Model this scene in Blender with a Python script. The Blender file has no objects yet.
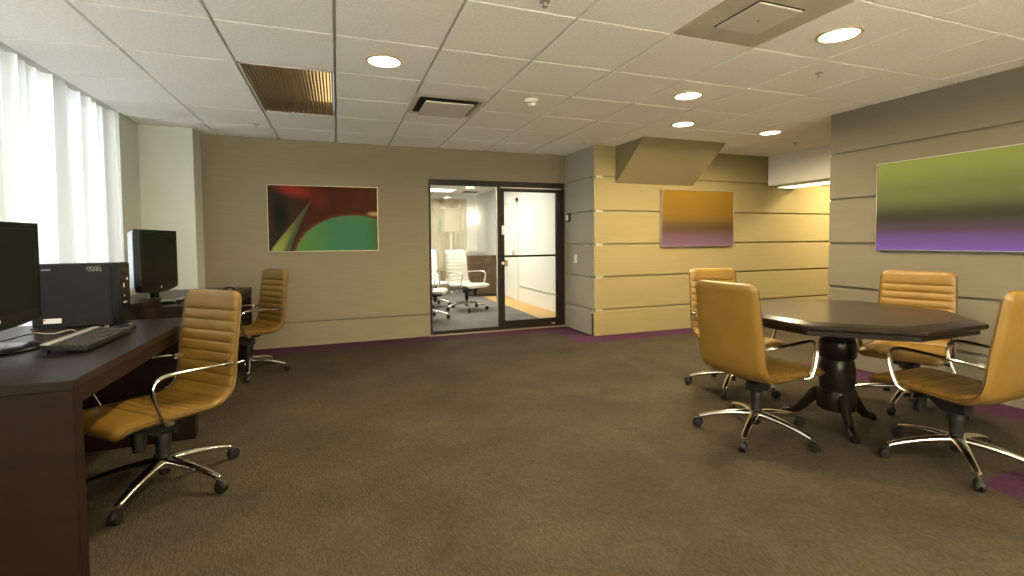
import bpy, bmesh, math, random
from mathutils import Vector, Matrix
random.seed(7)
PI = math.pi
S = bpy.context.scene
COL = S.collection
R = math.radians

# ------------------------------------------------------------------ camera
CAM_Z = 1.2088
CEIL = 2.384
a, p, ro = R(20.0155), R(2.2835), R(0.5)
ax_r = Vector((math.cos(a), -math.sin(a), 0)); ax_f = Vector((math.sin(a), math.cos(a), 0)); ax_u = Vector((0, 0, 1))
fwd = ax_f * math.cos(p) - ax_u * math.sin(p)
up = ax_f * math.sin(p) + ax_u * math.cos(p)
cx = ax_r * math.cos(ro) - up * math.sin(ro)
cu = ax_r * math.sin(ro) + up * math.cos(ro)
cam = bpy.data.cameras.new('camera'); cam.sensor_width = 36; cam.lens = 478.56 / 1024 * 36; cam.shift_y = -28.36 / 1024
cam.clip_start = 0.05
co = bpy.data.objects.new('camera', cam); COL.objects.link(co)
m = Matrix.Identity(4)
for i in range(3):
    m[i][0] = cx[i]; m[i][1] = cu[i]; m[i][2] = -fwd[i]
m[2][3] = CAM_Z
co.matrix_world = m
S.camera = co
S.view_settings.view_transform = 'Standard'; S.view_settings.look = 'None'
S.view_settings.exposure = 0.55; S.view_settings.gamma = 1; S.view_settings.use_curve_mapping = False

# ------------------------------------------------------------------ world: bright overcast daylight outside the window
W = bpy.data.worlds.new('daylight'); S.world = W; W.use_nodes = True
bg = W.node_tree.nodes['Background']; bg.inputs[0].default_value = (0.93, 0.97, 1.0, 1); bg.inputs[1].default_value = 1.0

LAMP = 1.12                          # overall strength of the room's lamps
WARM = (1.0, 0.79, 0.48)
REAR_FILL = 660  # power of the fill light outside the added rear window
def area_light(name, loc, size, power, col=WARM, shape='DISK', rot=(0, 0, 0), size_y=None, spread=PI):
    l = bpy.data.lights.new(name, 'AREA'); l.shape = shape; l.size = size
    if size_y: l.size_y = size_y
    l.energy = power * LAMP; l.color = col; l.spread = spread
    o = bpy.data.objects.new(name, l); o.location = loc; o.rotation_euler = rot; COL.objects.link(o)
    return o

# ------------------------------------------------------------------ helpers
def lin(c):
    return tuple(((x / 255) / 12.92 if x / 255 <= .04045 else ((x / 255 + .055) / 1.055) ** 2.4) for x in c)
class MB:
    def __init__(s): s.bm = bmesh.new()
    def box(s, x0, x1, y0, y1, z0, z1, bev=0.0, seg=2, rot=None):
        mt = Matrix.Translation(((x0 + x1) / 2, (y0 + y1) / 2, (z0 + z1) / 2))
        if rot: mt = mt @ rot
        mt = mt @ Matrix.Diagonal((abs(x1 - x0), abs(y1 - y0), abs(z1 - z0), 1))
        g = bmesh.ops.create_cube(s.bm, size=1, matrix=mt)
        if bev > 0:
            es = {e for v in g['verts'] for e in v.link_edges}
            bmesh.ops.bevel(s.bm, geom=list(es), offset=bev, segments=seg, affect='EDGES', clamp_overlap=True)
        return s
    def tube(s, pts, r, n=12, caps=True, ry=None, upv=(0, 0, 1), closed=False):
        pts = [Vector(q) for q in pts]; N = len(pts)
        rs = r if isinstance(r, (list, tuple)) else [r] * N
        rys = rs if ry is None else (ry if isinstance(ry, (list, tuple)) else [ry] * N)
        rings = []; prev = None
        for i, q in enumerate(pts):
            if closed: t = (pts[(i + 1) % N] - pts[i - 1])
            else: t = pts[min(i + 1, N - 1)] - pts[max(i - 1, 0)]
            t.normalize()
            if prev is None:
                u = Vector(upv); u = u - t * u.dot(t)
                if u.length < 1e-4: u = Vector((1, 0, 0)) - t * t.x
            else:
                u = prev - t * prev.dot(t)
            u.normalize(); prev = u
            w = t.cross(u)
            rings.append([s.bm.verts.new(q + w * (rs[i] * math.cos(2 * PI * k / n)) + u * (rys[i] * math.sin(2 * PI * k / n))) for k in range(n)])
        M = N if closed else N - 1
        for i in range(M):
            A, Bb = rings[i], rings[(i + 1) % N]
            for k in range(n):
                s.bm.faces.new((A[k], A[(k + 1) % n], Bb[(k + 1) % n], Bb[k]))
        if caps and not closed:
            s.bm.faces.new(rings[0][::-1]); s.bm.faces.new(rings[-1])
        return s
    def lathe(s, prof, n=32, at=(0, 0, 0), axis='z', rotz=0.0, caps=True):
        rings = []
        for (r, z) in prof:
            ring = []
            for k in range(n):
                t = 2 * PI * k / n + rotz
                c = (r * math.cos(t), r * math.sin(t), z)
                if axis == 'x': c = (c[2], c[0], c[1])
                if axis == 'y': c = (c[1], c[2], c[0])
                ring.append(s.bm.verts.new(Vector(c) + Vector(at)))
            rings.append(ring)
        for A, Bb in zip(rings, rings[1:]):
            for k in range(n): s.bm.faces.new((A[k], A[(k + 1) % n], Bb[(k + 1) % n], Bb[k]))
        if caps: s.bm.faces.new(rings[0][::-1]); s.bm.faces.new(rings[-1])
        return s
    def prism(s, poly, lo, hi, axis='z'):
        def P(q, h):
            if axis == 'z': return (q[0], q[1], h)
            if axis == 'x': return (h, q[0], q[1])
            return (q[0], h, q[1])
        A = [s.bm.verts.new(P(q, lo)) for q in poly]; Bb = [s.bm.verts.new(P(q, hi)) for q in poly]
        n = len(poly)
        for k in range(n): s.bm.faces.new((A[k], A[(k + 1) % n], Bb[(k + 1) % n], Bb[k]))
        s.bm.faces.new(A[::-1]); s.bm.faces.new(Bb)
        return s
    def grid(s, fn, nu, nv):
        vs = [[s.bm.verts.new(fn(i / nu, j / nv)) for j in range(nv + 1)] for i in range(nu + 1)]
        for i in range(nu):
            for j in range(nv):
                s.bm.faces.new((vs[i][j], vs[i + 1][j], vs[i + 1][j + 1], vs[i][j + 1]))
        return vs
    def build(s, name, mat, parent=None, sharp=38, loc=(0, 0, 0), recalc=True):
        if recalc: bmesh.ops.recalc_face_normals(s.bm, faces=s.bm.faces)
        for f in s.bm.faces: f.smooth = True
        lim = R(sharp)
        for e in s.bm.edges:
            if len(e.link_faces) == 2 and e.calc_face_angle(0) > lim: e.smooth = False
        me = bpy.data.meshes.new(name); s.bm.to_mesh(me); s.bm.free()
        for mm in (mat if isinstance(mat, (list, tuple)) else [mat]): me.materials.append(mm)
        o = bpy.data.objects.new(name, me); COL.objects.link(o); o.location = loc
        if parent is not None: o.parent = parent
        return o
def tag(o, label=None, cat=None, group=None, kind=None):
    if label: o['label'] = label
    if cat: o['category'] = cat
    if group: o['group'] = group
    if kind: o['kind'] = kind
    return o
def thing(name, label, cat, loc=(0, 0, 0), rz=0.0, group=None):
    o = bpy.data.objects.new(name, None); o.empty_display_size = .1; COL.objects.link(o)
    o.location = loc; o.rotation_euler = (0, 0, rz)
    return tag(o, label, cat, group)
def struct(o, label, cat):
    return tag(o, label, cat, None, 'structure')
def kids(o): return [c for c in bpy.data.objects if c.parent == o]
def dup(root, loc, rz, label, group=None):
    r = root.copy(); COL.objects.link(r); r.location = loc; r.rotation_euler = (0, 0, rz)
    r['label'] = label
    if group: r['group'] = group
    for ch in kids(root):
        c = ch.copy(); COL.objects.link(c); c.parent = r
        for g in kids(ch):
            d = g.copy(); COL.objects.link(d); d.parent = c
    return r
def bez(pts, n=8):
    """Catmull-Rom through the points"""
    P = [Vector(q) for q in pts]; out = []
    for i in range(len(P) - 1):
        p0 = P[i - 1] if i else P[0] * 2 - P[1]; p1 = P[i]; p2 = P[i + 1]
        p3 = P[i + 2] if i + 2 < len(P) else P[-1] * 2 - P[-2]
        for k in range(n):
            t = k / n
            out.append(.5 * ((2 * p1) + (p2 - p0) * t + (2 * p0 - 5 * p1 + 4 * p2 - p3) * t * t + (3 * p1 - p0 - 3 * p2 + p3) * t ** 3))
    out.append(P[-1]); return out

# ------------------------------------------------------------------ materials
def mat(name, col, rough=.5, metal=0., spec=.5, coat=0., emit=None, estr=0.):
    M = bpy.data.materials.new(name); M.use_nodes = True
    b = M.node_tree.nodes['Principled BSDF']
    b.inputs['Base Color'].default_value = (*col, 1); b.inputs['Roughness'].default_value = rough
    b.inputs['Metallic'].default_value = metal; b.inputs['Specular IOR Level'].default_value = spec
    b.inputs['Coat Weight'].default_value = coat
    if emit: b.inputs['Emission Color'].default_value = (*emit, 1); b.inputs['Emission Strength'].default_value = estr
    return M
def N(M, t, **kw):
    n = M.node_tree.nodes.new(t)
    for k, v in kw.items():
        if hasattr(n, k): setattr(n, k, v)
    return n
def noisy(M, c1, c2, scale=8., detail=6., bump=0., bscale=None, stretch=(1, 1, 1), dist=.01, lo=.35, hi=.65):
    """noise between two colours, noise bump"""
    L = M.node_tree.links; b = M.node_tree.nodes['Principled BSDF']
    tc = N(M, 'ShaderNodeTexCoord'); mp = N(M, 'ShaderNodeMapping'); mp.inputs['Scale'].default_value = stretch
    L.new(tc.outputs['Object'], mp.inputs['Vector'])
    nz = N(M, 'ShaderNodeTexNoise'); nz.inputs['Scale'].default_value = scale; nz.inputs['Detail'].default_value = detail
    L.new(mp.outputs[0], nz.inputs['Vector'])
    cr = N(M, 'ShaderNodeValToRGB'); cr.color_ramp.elements[0].color = (*c1, 1); cr.color_ramp.elements[1].color = (*c2, 1)
    cr.color_ramp.elements[0].position = lo; cr.color_ramp.elements[1].position = hi
    L.new(nz.outputs['Fac'], cr.inputs[0]); L.new(cr.outputs[0], b.inputs['Base Color'])
    if bump:
        n2 = N(M, 'ShaderNodeTexNoise'); n2.inputs['Scale'].default_value = bscale or scale; n2.inputs['Detail'].default_value = 4
        L.new(mp.outputs[0], n2.inputs['Vector'])
        bp = N(M, 'ShaderNodeBump'); bp.inputs['Strength'].default_value = bump; bp.inputs['Distance'].default_value = dist
        L.new(n2.outputs['Fac'], bp.inputs['Height']); L.new(bp.outputs[0], b.inputs['Normal'])
    return M
def mk_carpet(name, base, scale_mott=1.2, k=(.72, 1.3)):
    M = mat(name, base, .95, spec=.15); L = M.node_tree.links; b = M.node_tree.nodes['Principled BSDF']
    tc = N(M, 'ShaderNodeTexCoord')
    big = N(M, 'ShaderNodeTexNoise'); big.inputs['Scale'].default_value = scale_mott; big.inputs['Detail'].default_value = 5; big.inputs['Roughness'].default_value = .65
    fine = N(M, 'ShaderNodeTexNoise'); fine.inputs['Scale'].default_value = 110; fine.inputs['Detail'].default_value = 3
    mpw = N(M, 'ShaderNodeMapping'); mpw.inputs['Rotation'].default_value = (0, 0, R(32)); mpw.inputs['Scale'].default_value = (1, .33, 1)
    vor = N(M, 'ShaderNodeTexVoronoi'); vor.inputs['Scale'].default_value = 120
    L.new(tc.outputs['Object'], mpw.inputs['Vector']); L.new(mpw.outputs[0], vor.inputs['Vector'])
    for n in (big, fine): L.new(tc.outputs['Object'], n.inputs['Vector'])
    m1 = N(M, 'ShaderNodeMapRange'); m1.inputs['From Min'].default_value = .3; m1.inputs['From Max'].default_value = .7; m1.inputs['To Min'].default_value = k[0]; m1.inputs['To Max'].default_value = k[1]
    m2 = N(M, 'ShaderNodeMapRange'); m2.inputs['From Min'].default_value = .3; m2.inputs['From Max'].default_value = .7; m2.inputs['To Min'].default_value = .8; m2.inputs['To Max'].default_value = 1.2
    m3 = N(M, 'ShaderNodeMapRange'); m3.inputs['From Min'].default_value = 0; m3.inputs['From Max'].default_value = .7; m3.inputs['To Min'].default_value = 1.2; m3.inputs['To Max'].default_value = .72
    L.new(big.outputs['Fac'], m1.inputs[0]); L.new(fine.outputs['Fac'], m2.inputs[0]); L.new(vor.outputs['Distance'], m3.inputs[0])
    mu = N(M, 'ShaderNodeMath', operation='MULTIPLY'); L.new(m1.outputs[0], mu.inputs[0]); L.new(m2.outputs[0], mu.inputs[1])
    mv = N(M, 'ShaderNodeMath', operation='MULTIPLY'); L.new(mu.outputs[0], mv.inputs[0]); L.new(m3.outputs[0], mv.inputs[1])
    vm = N(M, 'ShaderNodeVectorMath', operation='SCALE'); vm.inputs[0].default_value = base
    L.new(mv.outputs[0], vm.inputs['Scale']); L.new(vm.outputs[0], b.inputs['Base Color'])
    bp = N(M, 'ShaderNodeBump'); bp.inputs['Strength'].default_value = .7; bp.inputs['Distance'].default_value = .006
    ad = N(M, 'ShaderNodeMath', operation='SUBTRACT'); L.new(fine.outputs['Fac'], ad.inputs[0]); L.new(vor.outputs['Distance'], ad.inputs[1])
    L.new(ad.outputs[0], bp.inputs['Height']); L.new(bp.outputs[0], b.inputs['Normal'])
    return M
def mk_fabric_wall(name, base, amt=.07, sc=(3, 3, 150)):
    """woven wall covering: fine horizontal slubs"""
    M = mat(name, base, .8, spec=.25); L = M.node_tree.links; b = M.node_tree.nodes['Principled BSDF']
    tc = N(M, 'ShaderNodeTexCoord'); mp = N(M, 'ShaderNodeMapping'); mp.inputs['Scale'].default_value = sc
    nz = N(M, 'ShaderNodeTexNoise'); nz.inputs['Scale'].default_value = 1; nz.inputs['Detail'].default_value = 4
    L.new(tc.outputs['Object'], mp.inputs[0]); L.new(mp.outputs[0], nz.inputs['Vector'])
    mr = N(M, 'ShaderNodeMapRange'); mr.inputs['From Min'].default_value = .3; mr.inputs['From Max'].default_value = .7
    mr.inputs['To Min'].default_value = 1 - amt; mr.inputs['To Max'].default_value = 1 + amt
    L.new(nz.outputs['Fac'], mr.inputs[0])
    vm = N(M, 'ShaderNodeVectorMath', operation='SCALE'); vm.inputs[0].default_value = base
    L.new(mr.outputs[0], vm.inputs['Scale']); L.new(vm.outputs[0], b.inputs['Base Color'])
    return M
def mk_wood(name, c1, c2, rough=.3, sc=(2, 2, 30), coat=.3):
    M = mat(name, c1, rough, spec=.16, coat=coat); M.node_tree.nodes['Principled BSDF'].inputs['Coat Roughness'].default_value = .15
    return noisy(M, c1, c2, 1.6, 8, .03, 4, sc, .002, .3, .72)
def mk_glass(name, refl=.06):
    M = bpy.data.materials.new(name); M.use_nodes = True; nt = M.node_tree; nt.nodes.clear()
    o = nt.nodes.new('ShaderNodeOutputMaterial'); t = nt.nodes.new('ShaderNodeBsdfTransparent'); g = nt.nodes.new('ShaderNodeBsdfGlossy')
    t.inputs[0].default_value = (.96, .98, .97, 1); g.inputs['Roughness'].default_value = .02
    mx = nt.nodes.new('ShaderNodeMixShader'); fr = nt.nodes.new('ShaderNodeFresnel'); fr.inputs[0].default_value = 1.45
    nt.links.new(fr.outputs[0], mx.inputs[0]); nt.links.new(t.outputs[0], mx.inputs[1]); nt.links.new(g.outputs[0], mx.inputs[2]); nt.links.new(mx.outputs[0], o.inputs[0])
    return M
def mk_sheer(name, col, trans=.6, clear=.0):
    M = bpy.data.materials.new(name); M.use_nodes = True; nt = M.node_tree; nt.nodes.clear(); L = nt.links
    o = nt.nodes.new('ShaderNodeOutputMaterial'); d = nt.nodes.new('ShaderNodeBsdfDiffuse'); t = nt.nodes.new('ShaderNodeBsdfTranslucent')
    d.inputs[0].default_value = (*col, 1); t.inputs[0].default_value = (*col, 1)
    mx = nt.nodes.new('ShaderNodeMixShader'); mx.inputs[0].default_value = trans
    L.new(d.outputs[0], mx.inputs[1]); L.new(t.outputs[0], mx.inputs[2])
    tr = nt.nodes.new('ShaderNodeBsdfTransparent'); m2 = nt.nodes.new('ShaderNodeMixShader'); m2.inputs[0].default_value = clear
    L.new(mx.outputs[0], m2.inputs[1]); L.new(tr.outputs[0], m2.inputs[2]); L.new(m2.outputs[0], o.inputs[0])
    return M
def mk_emit(name, col, s):
    M = bpy.data.materials.new(name); M.use_nodes = True; nt = M.node_tree; nt.nodes.clear()
    o = nt.nodes.new('ShaderNodeOutputMaterial'); e = nt.nodes.new('ShaderNodeEmission'); e.inputs[0].default_value = (*col, 1); e.inputs[1].default_value = s
    nt.links.new(e.outputs[0], o.inputs[0]); return M
def mk_attr(name, rough=.45, coat=0.):
    M = mat(name, (1, 1, 1), .7, spec=.1); n = N(M, 'ShaderNodeVertexColor'); n.layer_name = 'paint'
    M.node_tree.links.new(n.outputs[0], M.node_tree.nodes['Principled BSDF'].inputs['Base Color']); return M

K = {}
K['carpet'] = mk_carpet('brown_carpet', (.049, .039, .0250), 1.8, (.72, 1.28))
K['purple'] = mk_carpet('purple_carpet', (.062, .019, .052))
K['confcarpet'] = mk_carpet('grey_carpet', (.20, .19, .18))
K['tile'] = noisy(mat('ceiling_tile', (.84, .83, .80), .9, spec=.2), (.81, .80, .77), (.91, .90, .88), 60, 5, .25, 120, (1, 1, 1), .004)
K['tee'] = mat('ceiling_grid', (.55, .53, .49), .6)
K['wallback'] = mk_fabric_wall('beige_wallcovering', (.205, .178, .122))
K['wallpanel'] = mk_fabric_wall('taupe_wall_panel', (.160, .147, .112), .04, (2, 2, 60))
K['wallside'] = mk_fabric_wall('daylit_wall_panel', (.36, .345, .29), .03, (2, 2, 60))  # window light put into the colour: paler than the other panels
K['wallwarm'] = mk_fabric_wall('warm_lit_wall_panel', (.25, .205, .100), .04, (2, 2, 60))  # warm lamp light put into the colour: yellower than the other panels
K['wallpaint'] = mk_fabric_wall('pale_green_grey_paint', (.51, .54, .50), .015, (5, 5, 5))
K['groove'] = mat('dark_reveal', (.12, .10, .07), .8)
K['white'] = mat('white_paint', (.82, .81, .77), .6)
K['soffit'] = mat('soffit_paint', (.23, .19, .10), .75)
K['bronze'] = noisy(mat('dark_bronze_metal', (.014, .010, .008), .45, spec=.2), (.012, .009, .007), (.018, .013, .010), 3, 3)
K['glass'] = mk_glass('clear_glass')
K['sheer'] = mk_sheer('sheer_white_fabric', (.92, .92, .92), .62, .02)
def fold_shade(M, lo, hi, sc=(1, 9, .12)):  # vertical noise bands paint the shading of folds into the translucent colour
    nt = M.node_tree; L = nt.links; tc = nt.nodes.new('ShaderNodeTexCoord'); mp = nt.nodes.new('ShaderNodeMapping'); mp.inputs['Scale'].default_value = sc
    nz = nt.nodes.new('ShaderNodeTexNoise'); nz.inputs['Scale'].default_value = 1; nz.inputs['Detail'].default_value = 3
    cr = nt.nodes.new('ShaderNodeValToRGB'); cr.color_ramp.elements[0].color = (lo, lo, lo, 1); cr.color_ramp.elements[1].color = (hi, hi, hi, 1)
    cr.color_ramp.elements[0].position = .36; cr.color_ramp.elements[1].position = .66
    L.new(tc.outputs['Object'], mp.inputs[0]); L.new(mp.outputs[0], nz.inputs['Vector']); L.new(nz.outputs['Fac'], cr.inputs[0])
    t = [n for n in nt.nodes if n.type == 'BSDF_TRANSLUCENT'][0]; L.new(cr.outputs[0], t.inputs[0])
fold_shade(K['sheer'], .20, .74, (1, 15, .10))
K['sheercream'] = mk_sheer('sheer_cream_fabric', (.90, .84, .70), .62, .03)
K['leather'] = noisy(mat('tan_leather', (.165, .095, .0165), .42, spec=.42), (.152, .087, .015), (.178, .103, .018), 5, 5, .12, 220, (1, 1, 1), .002)
K['leatherdark'] = mat('tan_leather_seam', (.07, .038, .010), .5)
K['leatherwhite'] = mat('white_leather', (.72, .70, .64), .4)
K['chrome'] = mat('polished_chrome', (.78, .76, .72), .12, 1.0)
K['black'] = mat('black_plastic', (.008, .008, .008), .5, spec=.3)
K['blackgloss'] = mat('gloss_black_plastic', (.004, .004, .0045), .2, spec=.25, coat=.1)
K['screen'] = mat('dark_screen', (.006, .0065, .006), .3, spec=.12)
K['housing'] = mat('window_sheen_plastic', (.62, .66, .69), .32, 1.0)  # window reflection put into the finish as a bright silver tone
K['pc'] = noisy(mat('charcoal_metal', (.010, .010, .0105), .5, spec=.22), (.009, .009, .0095), (.012, .012, .0125), 30, 3)
K['key'] = mat('dark_keys', (.02, .02, .021), .5)
K['kbsilver'] = mat('grey_keyboard_trim', (.30, .30, .29), .35)
K['wood'] = mk_wood('dark_walnut', (.0075, .0036, .002), (.016, .0072, .0036), .55, (1.2, 1.2, 14), 0)
K['woodtop'] = mk_wood('dark_walnut_top', (.012, .0085, .0065), (.019, .013, .010), .36, (2, 22, 2), .10)
K['tabletop'] = mk_wood('espresso_tabletop', (.010, .0070, .0042), (.016, .011, .0065), .28, (3, 24, 3), .22)
K['espresso'] = mk_wood('espresso_wood', (.005, .0035, .0028), (.009, .006, .0042), .3, (2, 2, 12), .2)
K['confwood'] = mk_wood('mid_walnut', (.075, .045, .028), (.12, .075, .045), .35, (2, 2, 20))
K['lightwood'] = mk_wood('pale_wood_strip', (.55, .33, .12), (.68, .43, .17), .5, (1, 14, 1), .1)
K['lens'] = mk_emit('lamp_lens', (1.0, .90, .70), 9)
K['trimring'] = mat('lamp_trim', (.60, .50, .32), .35, .3)
K['plaque'] = mat('diffuser_paint', (.55, .52, .46), .5)
K['dark'] = mat('dark_void', (.03, .027, .022), .9)
K['stained'] = noisy(mat('dulled_return_panel', (.46, .42, .34), .7), (.43, .39, .31), (.50, .46, .37), 4, 4)
K['gold'] = noisy(mat('brass_louvre', (.72, .60, .40), .28, .6), (.68, .56, .37), (.76, .64, .43), 6, 3)
K['blade'] = mat('bronze_louvre', (.36, .30, .20), .35, .5)
def mk_glowgold(): return mat('amber_reflector_glow', (.75, .58, .30), .4, .3, emit=(1, .70, .30), estr=.75)  # added emission stands in for gold light reflected inside the fixture
K['ivory'] = mat('ivory_plastic', (.75, .73, .66), .4)
K['confcurtain'] = mk_sheer('beige_curtain', (.55, .46, .29), .25)
K['shade'] = mat('cream_lampshade', (.22, .175, .085), .7, emit=(1, .8, .45), estr=.03)
K['framechamp'] = mat('champagne_frame', (.42, .36, .25), .35, .5)
K['framesilver'] = mat('silver_frame', (.40, .38, .36), .35, .6)
K['canvas'] = mk_attr('printed_canvas', .45)
K['paper'] = mat('white_label', (.75, .74, .72), .6)
K['red'] = mat('red_mark', (.45, .04, .04), .5)
K['mark'] = mat('pale_grey_print', (.42, .42, .42), .5)
K['cable'] = mat('pale_cable', (.55, .54, .50), .5)

XL, XR, YB, YO, XC = -1.825, 4.481, 6.051, 5.2615, 3.011
YREAR = -1.7
# ------------------------------------------------------------------ floor
b = MB()
def fl(x0, x1, y0, y1, mi):
    f = b.bm.faces.new([b.bm.verts.new((x, y, 0)) for x, y in ((x0, y0), (x1, y0), (x1, y1), (x0, y1))]); f.material_index = mi
BW = .335
fl(-2.0, XC - BW, YREAR, YB - BW, 0); fl(-2.0, XC, YB - BW, YB + .06, 1)
fl(XC - BW, XC, YO - BW, YB - BW, 1); fl(XC - BW, XR - BW, 1.389, YO - BW, 0); fl(XC - BW, 2.93, YREAR, 1.389, 0)
fl(XC, 8, YO - BW, YO, 1); fl(2.93, XR, YREAR, 1.389, 1); fl(XR - BW, XR + .12, 1.389, 3.33, 1)
fl(XR - BW, 8, 3.33, YO - BW, 0); fl(XR + .12, 8, YREAR, 3.33, 0)
o = b.build('floor', [K['carpet'], K['purple']], recalc=False)
struct(o, 'dark brown patterned carpet with a purple border along the walls', 'floor')
b = MB(); b.box(-2.5, 3.4, YB + .06, 12.3, -.05, 0); o = b.build('floor', K['confcarpet']); struct(o, 'grey carpet of the meeting room beyond the glass', 'floor')
b = MB(); b.box(2.93, 3.4, YB + .15, 9.85, 0, .004); o = b.build('trim_1', K['lightwood']); struct(o, 'pale wood floor strip along the meeting room wall', 'trim')

# ------------------------------------------------------------------ ceiling (lay-in tiles in one mesh)
X0, Y0, WX, WY = -1.205, 2.307, .6074, .630
skip = {(1, 2), (1, 3), (5, -1)}
b = MB(); bm = b.bm
gx, gy = .008, .006
def frustum(x0, x1, y0, y1):
    d = .002; z1 = CEIL + .020
    lo = [bm.verts.new(q) for q in ((x0 + d, y0 + d, CEIL), (x0 + d, y1 - d, CEIL), (x1 - d, y1 - d, CEIL), (x1 - d, y0 + d, CEIL))]
    hi = [bm.verts.new(q) for q in ((x0, y0, z1), (x0, y1, z1), (x1, y1, z1), (x1, y0, z1))]
    bm.faces.new(lo)
    for k in range(4): bm.faces.new((lo[k], hi[k], hi[(k + 1) % 4], lo[(k + 1) % 4]))
for i in range(-1, 16):
    for j in range(-7, 6):
        if (i, j) in skip: continue
        x0, x1 = X0 + i * WX + gx, X0 + (i + 1) * WX - gx
        y0, y1 = Y0 + j * WY + gy, min(Y0 + (j + 1) * WY - gy, YB)
        if x0 > XC and y0 > YO: continue
        x1 = min(x1, 8); frustum(x0, x1, y0, y1)
o = b.build('ceiling', K['tile'], sharp=20); struct(o, 'off white suspended ceiling of square acoustic tiles', 'ceiling')
b = MB(); tx0, tx1, ty0, ty1 = X0 + WX + .01, X0 + 2 * WX - .01, Y0 + 2 * WY + .008, Y0 + 4 * WY - .008
for q in ((-2.2, tx0, YREAR - .1, YB + .1), (tx1, 8.1, YREAR - .1, YB + .1), (tx0, tx1, YREAR - .1, ty0), (tx0, tx1, ty1, YB + .1)): b.box(*q, CEIL + .018, CEIL + .06)
g = b.build('ceiling_grid', K['tee'], o)

# ------------------------------------------------------------------ walls
def wall(name, label, boxes, mt):
    b = MB()
    for q in boxes: b.box(*q)
    return struct(b.build(name, mt), label, 'wall')
H = CEIL + .05
# back wall with the red and green painting; lower panel proud by 12 mm with a shadow groove
wb = wall('wall_back', 'beige wall covering wall with the glass door opening', [(-1.45, 1.09, YB, YB + .12, .290, H), (1.085, 3.011, YB, YB + .12, 1.998, H), (2.995, 3.15, YB, YB + .12, 0, 2.0)], K['wallback'])
b = MB(); b.box(-1.45, 1.09, YB - .010, YB + .12, 0, .274, .002); b.build('lower_panel', K['wallback'], wb)
b = MB(); b.box(-1.45, 1.09, YB + .010, YB + .1, .265, .295); b.build('shadow_groove', K['groove'], wb)
ZG = [1.995, 1.567, 1.15, .738, .322]
def panels_y(x0, x1, y, mt, th=.12):        # wall facing -Y
    b = MB(); zs = [H] + ZG
    for t, u in zip(zs, zs[1:]): b.box(x0, x1, y, y + .03, u + .012, t - (.012 if t != H else 0), .003, 1)
    b.box(x0 + .006, x1, y + .022, y + th, 0, H); return b
def panels_x(x, y0, y1, sgn, mt, th=.12):   # wall facing -X (sgn -1)
    b = MB(); zs = [H] + ZG
    for t, u in zip(zs, zs[1:]): b.box(x, x + .03, y0, y1, u + .012, t - (.012 if t != H else 0), .003, 1)
    b.box(x + .022, x + th, y0, y1, 0, H); return b
wa = struct(panels_y(XC + .001, 8.1, YO, None).build('wall_alcove', K['wallwarm']), 'grooved panel wall with the ochre picture, warm lamp light in its straw colour', 'wall')
b = MB(); b.box(XC - .012, 8.1, YO - .012, YO + .05, 0, .283, .003, 1); b.box(XC, 8.1, YO - .004, YO + .05, .283, .315, .003, 1); b.build('base_panel', K['wallwarm'], wa)
ws = struct(panels_x(XC, YO + .0005, YB, -1, None).build('wall_side', K['wallside']), 'narrow grooved panel wall beside the glass door, window light in its pale grey', 'wall')
b = MB(); b.box(XC - .012, XC + .05, YO + .01, YB, 0, .283, .003, 1); b.box(XC - .004, XC + .05, YO + .01, YB, .283, .315, .003, 1); b.build('base_panel', K['wallside'], ws)
wr = struct(panels_x(XR, YREAR, 3.315, -1, None).build('wall_right', K['wallpanel']), 'taupe grooved panel wall with the green and purple picture', 'wall')
b = MB(); b.box(XR - .012, XR + .05, YREAR, 3.315, 0, .283, .003, 1); b.box(XR - .004, XR + .05, YREAR, 3.315, .283, .315, .003, 1); b.build('base_panel', K['wallpanel'], wr)
wall('wall_rear', 'plain wall behind the viewpoint with an opening for the added window', [(-2.1, -1.4, YREAR - .12, YREAR, 0, H), (4.2, 8.1, YREAR - .12, YREAR, 0, H), (-1.4, 4.2, YREAR - .12, YREAR, 0, .4), (-1.4, 4.2, YREAR - .12, YREAR, 2.33, H)], K['wallback'])
wall('wall_corridor', 'plain end wall of the side passage', [(8, 8.12, YREAR, YO + .1, 0, H)], K['wallwarm'])
# window wall: pilaster, sill wall, head
wall('wall_left', 'pale grey painted window wall with corner column', [(-2.1, XL, 5.3, YB + .12, 0, H), (-1.95, -1.365, 5.745, YB + .12, 0, H), (-2.1, -1.96, YREAR, 5.3, 0, .5), (-2.1, -1.96, YREAR, -1.2, .5, H), (-2.1, -1.96, -1.2, 5.3, 2.378, H)], K['wallpaint'])

# window behind the sheer
w1 = struct(MB().box(-2.08, -2.0, -1.2, 5.3, .5, .55).box(-2.08, -2.0, -1.2, 5.3, 2.34, 2.38).box(-2.08, -2.0, -1.2, -1.15, .55, 2.34).box(-2.08, -2.0, 5.25, 5.3, .55, 2.34).build('window_1', K['white']), 'wide window behind the sheer white curtain', 'window')
for y in (.42, 2.04, 3.66):
    MB().box(-2.07, -2.01, y - .02, y + .02, .55, 2.34).build('mullion', K['white'], w1)
for y0, y1 in ((-1.15, .40), (.44, 2.02), (2.06, 3.64), (3.68, 5.25)):
    MB().box(-2.046, -2.040, y0, y1, .55, 2.34).build('pane', K['glass'], w1)
# daylight through that window
dl = area_light('outside_area_light', (-2.5, 2.05, 1.5), 6.3, 230, (.95, .98, 1.0), 'RECTANGLE', (0, R(-90), 0), 2.0)
dl.data.size = 2.0; dl.data.size_y = 6.3

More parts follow.
